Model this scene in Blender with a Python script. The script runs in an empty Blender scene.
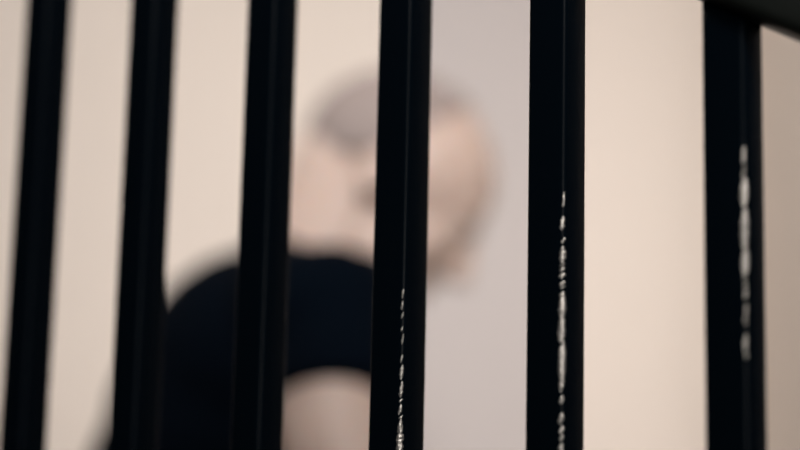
import bpy, bmesh, math, random
from mathutils import Vector, Matrix, Euler
random.seed(7)
C = bpy.context.scene.collection
EYE = 0.79            # lens height above the floor, metres

# ------------------------------------------------------------------ camera
cam_d = bpy.data.cameras.new('camera'); cam = bpy.data.objects.new('camera', cam_d); C.objects.link(cam)
cam_d.sensor_width = 36.0
cam_d.lens = 1652.0 / 800.0 * 36.0
cam.matrix_world = Matrix(((0.99974, -0.02302, 0.0, 0), (-0.00383, -0.16655, -0.98603, 0), (0.02269, 0.98576, -0.16659, EYE), (0, 0, 0, 1)))
cam_d.dof.use_dof = True
cam_d.dof.focus_distance = 0.93
cam_d.dof.aperture_fstop = 1.8
cam_d.clip_start = 0.05
bpy.context.scene.camera = cam

# ------------------------------------------------------------------ world, lights, exposure
world = bpy.data.worlds.new('world'); bpy.context.scene.world = world
world.use_nodes = True
world.node_tree.nodes['Background'].inputs[0].default_value = (0.35, 0.6, 1.0, 1)
world.node_tree.nodes['Background'].inputs[1].default_value = 0.03

def area(name, loc, target, sx, sy, power, col, spread=180):
    l = bpy.data.lights.new(name, 'AREA'); l.shape = 'RECTANGLE'; l.size = sx; l.size_y = sy
    l.energy = power; l.color = col; l.spread = math.radians(spread)
    o = bpy.data.objects.new(name, l); C.objects.link(o); o.location = loc
    o.rotation_euler = (Vector(target) - Vector(loc)).to_track_quat('-Z', 'Y').to_euler()
    return o
area('wall_wash_lamp', (0.22, 1.05, 2.3), (0.30, 2.75, 1.12), 0.4, 0.4, 1.15, (1.0, 0.955, 0.945), 68)
area('room_ceiling_lamp', (-1.0, 1.45, 2.3), (0.1, 2.45, 0.95), 0.9, 0.9, 9.4, (1.0, 0.94, 0.905), 130)
area('near_side_fill', (0.45, -0.9, 2.2), (-0.02, 2.2, 1.02), 0.7, 0.5, 8.0, (1.0, 0.945, 0.92), 52)  # added unseen fill from the camera side, brightens the person
area('near_glint_light', (0.30, -0.75, EYE + 0.27), (0.15, 0.9, EYE + 0.15), 0.5, 0.40, 1.1, (1.0, 0.96, 0.92), 60)  # unseen light behind the lens, placed for the glints on the bars
vs = bpy.context.scene.view_settings
bpy.context.scene.display_settings.display_device = 'sRGB'
vs.view_transform = 'Standard'; vs.look = 'None'; vs.gamma = 1.0; vs.use_curve_mapping = False
vs.exposure = -0.07

# ------------------------------------------------------------------ materials
def material(name, col, rough=0.6, bump=0.0, scale=40, mottling=0.0, spec=0.5, metallic=0.0, sss=0.0, coat=0.0, stretch=(1, 1, 1)):
    m = bpy.data.materials.new(name); m.use_nodes = True
    nt = m.node_tree; b = nt.nodes['Principled BSDF']
    b.inputs['Base Color'].default_value = (*col, 1)
    b.inputs['Roughness'].default_value = rough
    b.inputs['Specular IOR Level'].default_value = spec
    b.inputs['Metallic'].default_value = metallic
    b.inputs['Coat Weight'].default_value = coat
    if sss:
        b.inputs['Subsurface Weight'].default_value = sss
        b.inputs['Subsurface Radius'].default_value = (0.01, 0.004, 0.002)
    tc = nt.nodes.new('ShaderNodeTexCoord'); mp = nt.nodes.new('ShaderNodeMapping')
    mp.inputs['Scale'].default_value = stretch
    nt.links.new(tc.outputs['Object'], mp.inputs['Vector'])
    nz = nt.nodes.new('ShaderNodeTexNoise'); nz.inputs['Scale'].default_value = scale; nz.inputs['Detail'].default_value = 5
    nt.links.new(mp.outputs['Vector'], nz.inputs['Vector'])
    if mottling:
        mx = nt.nodes.new('ShaderNodeMix'); mx.data_type = 'RGBA'
        mx.inputs['A'].default_value = (*[c * (1 - mottling) for c in col], 1)
        mx.inputs['B'].default_value = (*[min(1, c * (1 + mottling)) for c in col], 1)
        nt.links.new(nz.outputs['Fac'], mx.inputs['Factor']); nt.links.new(mx.outputs['Result'], b.inputs['Base Color'])
    if bump:
        bp = nt.nodes.new('ShaderNodeBump'); bp.inputs['Strength'].default_value = bump; bp.inputs['Distance'].default_value = 0.001
        nt.links.new(nz.outputs['Fac'], bp.inputs['Height']); nt.links.new(bp.outputs['Normal'], b.inputs['Normal'])
    return m
M = {
    'wall': material('beige wall paint', (0.74, 0.66, 0.585), 0.7, 0.15, 60, 0.03),
    'grey': material('mauve grey paint', (0.505, 0.462, 0.445), 0.7, 0.15, 60, 0.03),
    'ceiling': material('white ceiling paint', (0.7, 0.67, 0.63), 0.8, 0.1, 50, 0.02),
    'floor': material('grey screed floor', (0.30, 0.28, 0.26), 0.55, 0.3, 14, 0.2),
    'skirting': material('skirting paint', (0.45, 0.4, 0.36), 0.5, 0.05, 30),
    'iron': material('black gloss railing paint', (0.0008, 0.0020, 0.0034), 0.27, 0.08, 260, 0, 0.035, stretch=(1, 1, 0.6)),
    'rail': material('black satin handrail paint', (0.0034, 0.0046, 0.0034), 0.5, 0.4, 120, 0, 0.25),
    'glint': material('bright glint metal', (0.38, 0.355, 0.32), 0.36, 0.9, 500, 0.4, 0.5, metallic=0.85),  # pale metal standing in for light glints on the bars
    'skin': material('skin', (0.51, 0.385, 0.325), 0.5, 0.15, 160, 0.06, sss=0.15),
    'hair': material('cropped brown hair', (0.26, 0.212, 0.195), 0.75, 0.8, 300, 0.25),
    'shirt': material('black navy cotton', (0.0004, 0.0020, 0.0048), 0.9, 0.6, 350, 0.15, 0.04),
    'trousers': material('dark denim', (0.02, 0.03, 0.05), 0.85, 0.6, 300, 0.2, 0.2),
    'shoe': material('dark leather', (0.02, 0.018, 0.016), 0.5, 0.3, 120),
    'sole': material('pale rubber', (0.5, 0.48, 0.45), 0.7, 0.1, 60),
    'eye_white': material('eye white', (0.7, 0.68, 0.65), 0.2),
    'iris': material('brown iris', (0.06, 0.03, 0.015), 0.15),
    'wood': material('varnished oak', (0.26, 0.14, 0.07), 0.4, 0.3, 8, 0.35, stretch=(1, 12, 12)),
    'iron_leg': material('grey steel', (0.12, 0.12, 0.12), 0.45, 0.1, 80, metallic=0.6),
}

# ------------------------------------------------------------------ helpers
def link(name, bm, mat, parent=None, smooth=True):
    me = bpy.data.meshes.new(name); bm.to_mesh(me); bm.free()
    for p in me.polygons: p.use_smooth = smooth
    me.materials.append(mat)
    o = bpy.data.objects.new(name, me); C.objects.link(o)
    if parent: o.parent = parent
    return o
def add_box(bm, lo, hi, bevel=0.0, seg=2, rot=None, at=None):
    lo, hi = Vector(lo), Vector(hi)
    g = bmesh.ops.create_cube(bm, size=1)
    vs_ = g['verts']
    for v in vs_:
        v.co = Vector([lo[i] + (v.co[i] + 0.5) * (hi[i] - lo[i]) for i in range(3)])
    if bevel:
        es = list({e for v in vs_ for e in v.link_edges})
        r = bmesh.ops.bevel(bm, geom=es, offset=bevel, segments=seg, profile=0.5, affect='EDGES')
        vs_ = list({v for v in r['verts']} | {v for v in vs_ if v.is_valid})
    if rot is not None:
        for v in {v for v in vs_ if v.is_valid}: v.co = rot @ v.co
    return vs_
def structure(name, lo, hi, mat, bevel=0.0):
    bm = bmesh.new(); add_box(bm, lo, hi, bevel)
    o = link(name, bm, mat, smooth=False); o['kind'] = 'structure'; return o
def thing(name, loc, label, cat, group=None):
    o = bpy.data.objects.new(name, None); C.objects.link(o); o.location = loc
    o['label'] = label; o['category'] = cat
    if group: o['group'] = group
    return o
def blob(bm, c, r, rot=None, seg=24):
    g = bmesh.ops.create_uvsphere(bm, u_segments=seg, v_segments=seg // 2, radius=1.0)
    m = Matrix.Translation(Vector(c)) @ (rot.to_4x4() if rot else Matrix.Identity(4)) @ Matrix.Diagonal((*r, 1))
    for v in g['verts']: v.co = m @ v.co
def limb(bm, a, b, ra, rb, flat=False, seg=20, caps=5):
    """tapered capsule from a to b (flat: the b end is cut square)"""
    a, b = Vector(a), Vector(b); ax = (b - a); L = ax.length; q = ax.to_track_quat('Z', 'Y').to_matrix()
    prof = [(-ra * math.cos(t * math.pi / 2 / caps), ra * math.sin(t * math.pi / 2 / caps)) for t in range(1, caps + 1)]
    prof += [(L * k / 4, ra + (rb - ra) * k / 4) for k in range(1, 4)]
    if flat: prof += [(L, rb)]
    else: prof += [(L + rb * math.sin(t * math.pi / 2 / caps), rb * math.cos(t * math.pi / 2 / caps)) for t in range(0, caps)]
    rings = []
    for z, r in prof:
        rings.append([bm.verts.new(a + q @ Vector((r * math.cos(2 * math.pi * k / seg), r * math.sin(2 * math.pi * k / seg), z))) for k in range(seg)])
    for r0, r1 in zip(rings, rings[1:]):
        for k in range(seg): bm.faces.new((r0[k], r0[(k + 1) % seg], r1[(k + 1) % seg], r1[k]))
    bm.faces.new(rings[0][::-1]); bm.faces.new(rings[-1])
def fuse(name, bm, mat, parent, voxel, smooth_n=4):
    """fuse overlapping volumes into one continuous surface"""
    o = link('source', bm, mat)
    r = o.modifiers.new('r', 'REMESH'); r.mode = 'VOXEL'; r.voxel_size = voxel
    s = o.modifiers.new('s', 'SMOOTH'); s.iterations = smooth_n; s.factor = 0.5
    dg = bpy.context.evaluated_depsgraph_get(); dg.update()
    me = bpy.data.meshes.new_from_object(o.evaluated_get(dg)); me.name = name
    bpy.data.objects.remove(o)
    for p in me.polygons: p.use_smooth = True
    me.materials.clear(); me.materials.append(mat)
    n = bpy.data.objects.new(name, me); C.objects.link(n)
    if parent: n.parent = parent
    return n

# ------------------------------------------------------------------ the setting
BACK, RIGHT, LEFT, TOP, FRONT = 2.75, 0.583, -2.3, 2.55, 1.25
structure('floor', (LEFT - 0.1, -1.6, -0.1), (RIGHT + 0.8, BACK + 0.1, 0), M['floor'])
structure('wall_back', (LEFT - 0.1, BACK, 0), (RIGHT + 0.1, BACK + 0.1, TOP), M['wall'])
structure('wall_right', (RIGHT, FRONT, 0), (RIGHT + 0.1, BACK, TOP), M['wall'])
structure('wall_left', (LEFT - 0.1, FRONT, 0), (LEFT, BACK, TOP), M['wall'])
structure('ceiling', (LEFT - 0.1, FRONT - 0.3, TOP), (RIGHT + 0.1, BACK + 0.1, TOP + 0.1), M['ceiling'])
structure('trim_1', (0.006, BACK - 0.035, 0), (0.252, BACK, TOP), M['grey'], 0.003)      # flat grey pilaster on the back wall
structure('baseboard_back', (LEFT, BACK - 0.015, 0), (0.006, BACK, 0.1), M['skirting'], 0.003)
structure('baseboard_right', (RIGHT - 0.015, FRONT, 0), (RIGHT, BACK - 0.015, 0.1), M['skirting'], 0.003)

# ------------------------------------------------------------------ stair railing: vertical square bars under a sloping handrail
TH = 0.6276                       # the railing runs away to the left by 36 degrees
BW = 0.0244; SP = 0.10583; SL = -0.56
base5 = Vector((0.08634, 0.9, 0))
along = Vector((math.cos(TH), -math.sin(TH), 0)); toward = Vector((-math.sin(TH), -math.cos(TH), 0))
RZ = -TH
def top_z(s): return EYE + 0.2423 + (0.131 - s) * 0.56
railing = thing('stair_railing', base5 + Vector((0, 0, 0)), 'black metal railing of upright square bars in front of the person', 'railing')
bar_src = {}
def rounded_bar(z0, z1, r=0.003, seg=5):
    bm = bmesh.new(); h = BW / 2
    ring = []
    for cx, cy, a0 in ((h - r, h - r, 0), (-h + r, h - r, 90), (-h + r, -h + r, 180), (h - r, -h + r, 270)):
        for k in range(seg + 1):
            a = math.radians(a0 + 90 * k / seg); ring.append((cx + r * math.cos(a), cy + r * math.sin(a)))
    n = max(2, int((z1 - z0) / 0.02)); rows = []
    for j in range(n + 1):
        z = z0 + (z1 - z0) * j / n; rows.append([bm.verts.new((x, y, z)) for x, y in ring])
    for a, b in zip(rows, rows[1:]):
        for k in range(len(ring)): bm.faces.new((a[k], a[(k + 1) % len(ring)], b[(k + 1) % len(ring)], b[k]))
    bm.faces.new(rows[0][::-1]); bm.faces.new(rows[-1])
    return bm
def place(o, s, off=0.0):
    o.location = along * s + toward * off; o.rotation_euler = (0, 0, RZ)
RH = 0.80                          # clear height between the rails
# glints shaped as bright strips on the near corner: (from, to, width, gap) in metres above the lens height
GLINTS = {-1: ((-0.02, 0.034, 1.02, 0.1), (0.034, 0.080, 0.55, 0.4), (0.080, 0.118, 0.3, 1.5)),
        0: ((0.0, 0.028, 0.4, 1.2), (0.028, 0.066, 0.7, 0.6), (0.066, 0.112, 1.2, 0.05), (0.112, 0.133, 0.85, 0.5), (0.133, 0.150, 0.6, 1.7), (0.150, 0.178, 0.35, 3.2)),
        1: ((0.075, 0.118, 0.45, 0.5), (0.118, 0.165, 1.2, 0.15), (0.162, 0.178, 0.5, 1.0))}
for i in range(-7, 4):
    s = i * SP
    zt = top_z(s)
    bar = link('bar', rounded_bar(zt - RH, zt + 0.012), M['iron'], railing); place(bar, s)
    bar['label'] = 'upright square bar, black gloss paint'
    if i in GLINTS:                  # light glints modelled as lumpy bright metal strips down the near corner
        bm = bmesh.new(); cc = BW / 2 - 0.003
        for a, b, k_, gap in GLINTS[i]:
            z = EYE + a
            while z < EYE + b:
                ln = random.uniform(0.010, 0.026) if k_ > 1 else random.choice((0.0015, 0.003, 0.005, 0.008)) * random.uniform(0.8, 1.2)
                n = max(5, int(ln / 0.0006)); half = math.radians(52) * min(1.1, k_); drift = random.uniform(-8, 8); rows = []
                for q in range(n + 1):
                    t = q / n; w = half * (math.sin(math.pi * min(max(t, 0.02), 0.98)) ** 0.35) * random.uniform(0.6, 1.15)
                    mid = math.radians(-54 + drift + 10 * (t - 0.5) + random.uniform(-4, 4)); row = []
                    for c in range(9):
                        e = (c - 4) / 4; rr = 0.0029 + 0.0006 * (1 - e * e) * random.uniform(0.4, 1.1) * (0.45 + 0.6 * math.sin(math.pi * t))
                        row.append(bm.verts.new((cc + rr * math.cos(mid + e * w), -cc + rr * math.sin(mid + e * w), z + ln * t + 0.0006 * e)))
                    rows.append(row)
                for r0, r1 in zip(rows, rows[1:]):
                    for c in range(8): bm.faces.new((r0[c], r0[c + 1], r1[c + 1], r1[c]))
                z += ln * (0.93 + gap * random.uniform(.2, 1.5))
        bd = link('corner_glint', bm, M['glint'], bar); bd['label'] = 'bright glint modelled as a strip down the corner of the bar'
def sloped_beam(name, zoff, depth, height, s0, s1, mat, bev):
    """beam along the slope; its underside line passes top_z(s) + zoff"""
    bm = bmesh.new()
    L = (s1 - s0) * math.sqrt(1 + SL * SL)
    add_box(bm, (-L / 2, -depth / 2, 0), (L / 2, depth / 2, height), bev, 3)
    o = link(name, bm, mat, railing)
    sm = (s0 + s1) / 2
    o.location = along * sm + Vector((0, 0, top_z(sm) + zoff))
    o.rotation_euler = (Matrix.Rotation(RZ, 3, 'Z') @ Matrix.Rotation(math.atan(-SL), 3, 'Y')).to_euler()
    return o
S0, S1 = -0.80, 0.37
sloped_beam('handrail', 0.003, 0.046, 0.034, S0, S1, M['rail'], 0.007)
sloped_beam('bottom_rail', -RH - 0.012, 0.03, 0.014, S0, S1, M['iron'], 0.003)
for s in (S0 - 0.015, S1 + 0.015):
    bm = bmesh.new(); add_box(bm, (-0.02, -0.02, 0), (0.02, 0.02, top_z(s) + 0.03), 0.004, 3)
    add_box(bm, (-0.05, -0.05, 0), (0.05, 0.05, 0.008), 0.002)
    place(link('newel_post', bm, M['iron'], railing), s)

# ------------------------------------------------------------------ bench
bench = thing('bench', (-0.15, 1.84, 0), 'low wooden bench with steel legs under the seated person', 'bench')
bm = bmesh.new(); add_box(bm, (-0.24, -0.65, 0.40), (0.24, 0.65, 0.44), 0.006); link('seat', bm, M['wood'], bench, False)
for y in (-0.5, 0.5):
    bm = bmesh.new()
    for x in (-0.19, 0.19): add_box(bm, (x - 0.02, y - 0.02, 0), (x + 0.02, y + 0.02, 0.40), 0.003)
    add_box(bm, (-0.17, y - 0.015, 0.05), (0.17, y + 0.015, 0.08), 0.003)
    link('leg', bm, M['iron_leg'], bench, False)

# ------------------------------------------------------------------ person, seated in profile, hunched, head bowed
PY = 1.82
person = thing('person', (-0.15, PY, 0), 'person in black T-shirt sitting hunched in profile behind the railing', 'person')
def W(x, y, z): return Vector((x + 0.15, y, z))        # scene x, sideways offset, height -> person space
HEAD = Matrix.Rotation(math.radians(42), 3, 'Y')        # bowed forward
HC = W(0.004, 0, 1.149); HS = 1.14
def H(f, y, u): return HC + HEAD @ (Vector((f, y, u)) * HS)
body = bmesh.new()
# head
blob(body, H(-0.012, 0, 0.008), (0.099 * HS, 0.076 * HS, 0.088 * HS), HEAD)
blob(body, H(0.045, 0, -0.030), (0.048 * HS, 0.058 * HS, 0.075 * HS), HEAD)
blob(body, H(0.050, 0, -0.085), (0.036 * HS, 0.040 * HS, 0.030 * HS), HEAD)      # jaw
blob(body, H(0.066, 0, -0.094), (0.024 * HS, 0.026 * HS, 0.022 * HS), HEAD)      # chin
blob(body, H(0.020, 0.040, -0.070), (0.045 * HS, 0.016 * HS, 0.028 * HS), HEAD); blob(body, H(0.020, -0.040, -0.070), (0.045 * HS, 0.016 * HS, 0.028 * HS), HEAD)
blob(body, H(0.078, 0.026, 0.014), (0.010 * HS, 0.024 * HS, 0.006 * HS), HEAD); blob(body, H(0.078, -0.026, 0.014), (0.010 * HS, 0.024 * HS, 0.006 * HS), HEAD)  # brows
blob(body, H(0.052, 0.032, -0.036), (0.030 * HS, 0.026 * HS, 0.030 * HS), HEAD); blob(body, H(0.052, -0.032, -0.036), (0.030 * HS, 0.026 * HS, 0.030 * HS), HEAD)  # cheeks
limb(body, H(0.086, 0, 0.004), H(0.107, 0, -0.034), 0.007, 0.011)  # nose
for s in (1, -1): blob(body, H(0.099, s * 0.010, -0.038), (0.008 * HS, 0.007 * HS, 0.006 * HS), HEAD, 12)
blob(body, H(0.088, 0, -0.060), (0.010 * HS, 0.024 * HS, 0.0055 * HS), HEAD); blob(body, H(0.086, 0, -0.071), (0.010 * HS, 0.021 * HS, 0.006 * HS), HEAD)  # lips
for s in (1, -1):                                                   # ears
    pts = [(-0.002, 0.022), (-0.018, 0.020), (-0.024, 0.002), (-0.016, -0.018), (-0.006, -0.028), (0.002, -0.014), (0.002, 0.006)]
    for (a, b), (c, d) in zip(pts, pts[1:] + pts[:1]):
        limb(body, H(a - 0.004, s * 0.080, b - 0.016), H(c - 0.004, s * 0.080, d - 0.016), 0.0045, 0.0045, seg=10)
    blob(body, H(-0.014, s * 0.076, -0.018), (0.014 * HS, 0.006 * HS, 0.022 * HS), HEAD)
# neck and trunk
limb(body, W(-0.105, 0, 1.02), H(-0.040, 0, -0.03), 0.072, 0.072)
blob(body, W(-0.135, 0, 0.915), (0.135, 0.17, 0.135))
blob(body, W(-0.165, 0, 0.78), (0.14, 0.15, 0.16))
blob(body, W(-0.185, 0, 0.60), (0.135, 0.165, 0.13))
# arms
for s in (1, -1):
    sh = W(-0.085, s * 0.185, 0.975); el = W(0.020, s * 0.285, 0.665); wr = W(0.235, s * 0.075, 0.625)
    blob(body, sh, (0.062, 0.058, 0.062))
    mid = sh.lerp(el, 0.45) + Vector((-0.018, 0, 0))
    limb(body, sh, mid, 0.055, 0.053); limb(body, mid, el, 0.053, 0.040)
    fm = el.lerp(wr, 0.35); limb(body, el, fm, 0.041, 0.042); limb(body, fm, wr, 0.042, 0.027)
    # hand hanging loosely forward and down from the wrist
    d = (wr - el).normalized(); side = Vector((0, -s, 0)); side = (side - d * side.dot(d)).normalized(); dn = d.cross(side) * s
    if dn.z > 0: dn = -dn
    f0 = (d * 0.75 + dn * 0.65).normalized(); pn = side.cross(f0); 
    if pn.z > 0: pn = -pn
    pc = wr + f0 * 0.05
    rotp = Matrix((f0, side, f0.cross(side))).transposed()
    blob(body, pc, (0.053, 0.042, 0.017), rotp)
    for k, (ln, r) in enumerate(((0.078, .0085), (0.086, .009), (0.080, .0085), (0.062, .0075))):
        o = side * (0.033 - 0.022 * k); p0 = wr + f0 * (0.075 if k < 3 else 0.068) + o * 0.8
        d1 = (f0 + o * 1.6 + pn * 0.15).normalized(); p1 = p0 + d1 * ln * 0.5
        d2 = (d1 + pn * 0.55).normalized(); p2 = p1 + d2 * ln * 0.3
        d3 = (d2 + pn * 0.5).normalized(); p3 = p2 + d3 * ln * 0.22
        limb(body, p0, p1, r * 1.05, r, seg=12); limb(body, p1, p2, r, r * .92, seg=12); limb(body, p2, p3, r * .92, r * .8, seg=12)
    t0 = wr + f0 * 0.022 + side * 0.024; t1 = t0 + (f0 * 0.5 + side * 0.8 + pn * 0.2).normalized() * 0.036; t2 = t1 + (f0 * 0.95 + side * 0.25 + pn * 0.2).normalized() * 0.030
    limb(body, t0, t1, 0.013, 0.0105, seg=12); limb(body, t1, t2, 0.0105, 0.008, seg=12)
# legs
KN = {}
for s in (1, -1):
    hip = W(-0.17, s * 0.09, 0.53); kn = W(0.27, s * 0.17, 0.535); an = W(0.24, s * 0.16, 0.10); KN[s] = (hip, kn, an)
    limb(body, hip, kn, 0.078, 0.055); limb(body, kn, kn.lerp(an, .35), 0.053, 0.052); limb(body, kn.lerp(an, .35), an, 0.052, 0.036)
    limb(body, an + Vector((-0.02, 0, -0.04)), an + Vector((0.13, 0, -0.065)), 0.032, 0.024)
body_o = fuse('body', body, M['skin'], person, 0.0038, 6)

# short cropped hair: a cap over the back and top of the skull
bm = bmesh.new()
bmesh.ops.create_uvsphere(bm, u_segments=64, v_segments=40, radius=1.0)
for co, no in (((0, 0, -0.62), (0.75, 0, -1)), ((-0.05, 0, 0), (1, 0, -0.15)), ((-0.16, 0.0, -0.20), (1, 0, -1.2))):
    bmesh.ops.bisect_plane(bm, geom=bm.verts[:] + bm.edges[:] + bm.faces[:], plane_co=co, plane_no=Vector(no).normalized(), clear_outer=True)
for v in bm.verts:
    n = v.co.copy(); k = 1.035 + 0.008 * math.sin(31 * n.x + 17 * n.z) * math.cos(27 * n.y)
    v.co = H(-0.012 + n.x * 0.099 * k, n.y * 0.076 * k, 0.008 + n.z * 0.088 * k)
g = bmesh.ops.solidify(bm, geom=bm.faces[:], thickness=0.004)
hair = link('hair', bm, M['hair'], person); hair['label'] = 'short cropped greyish brown hair'
for s in (1, -1):
    bm = bmesh.new(); blob(bm, H(0.070, s * 0.030, -0.006), (0.0125,) * 3); e = link('eye', bm, M['eye_white'], person)
    bm = bmesh.new(); blob(bm, H(0.0775, s * 0.0305, -0.009), (0.0052 * HS, 0.0055 * HS, 0.0055 * HS), HEAD); link('iris', bm, M['iris'], e)

# T-shirt
bm = bmesh.new()
blob(bm, W(-0.145, 0, 0.917), (0.146, 0.19, 0.150)); blob(bm, W(-0.172, 0, 0.78), (0.168, 0.172, 0.185))
blob(bm, W(-0.188, 0, 0.62), (0.160, 0.180, 0.17)); blob(bm, W(-0.18, 0, 0.70), (0.166, 0.172, 0.22)); blob(bm, W(-0.16, 0, 0.85), (0.158, 0.182, 0.19))
limb(bm, W(-0.125, 0, 0.98), W(-0.093, 0, 1.062), 0.085, 0.072, flat=True)
for s in (1, -1):
    limb(bm, W(-0.120, s * 0.10, 0.985), W(-0.085, s * 0.185, 0.975), 0.075, 0.068)
    blob(bm, W(-0.048, s * 0.13, 0.978), (0.066, 0.07, 0.070))
    limb(bm, W(-0.068, s * 0.175, 0.977), W(-0.058, s * 0.222, 0.884), 0.070, 0.065, flat=True)
shirt = fuse('t_shirt', bm, M['shirt'], person, 0.006, 3); shirt['label'] = 'black short-sleeved T-shirt'
# trousers
bm = bmesh.new()
blob(bm, W(-0.185, 0, 0.545), (0.150, 0.185, 0.105))
for s in (1, -1):
    hip, kn, an = KN[s]
    limb(bm, hip, kn, 0.088, 0.068); limb(bm, kn, an + Vector((0, 0, 0.02)), 0.067, 0.058, flat=True)
fuse('trousers', bm, M['trousers'], person, 0.006, 3)
for s in (1, -1):
    hip, kn, an = KN[s]; bm = bmesh.new()
    limb(bm, an + Vector((-0.03, 0, -0.045)), an + Vector((0.14, 0, -0.058)), 0.042, 0.034)
    limb(bm, an + Vector((0, 0, 0.0)), an + Vector((-0.01, 0, -0.05)), 0.044, 0.045)
    for v in bm.verts: v.co.z = max(v.co.z, 0.012)
    sh = link('shoe', bm, M['shoe'], person)
    bm = bmesh.new(); add_box(bm, (an.x - 0.078, an.y - 0.042, 0.0), (an.x + 0.178, an.y + 0.042, 0.016), 0.007, 3)
    link('sole', bm, M['sole'], sh)
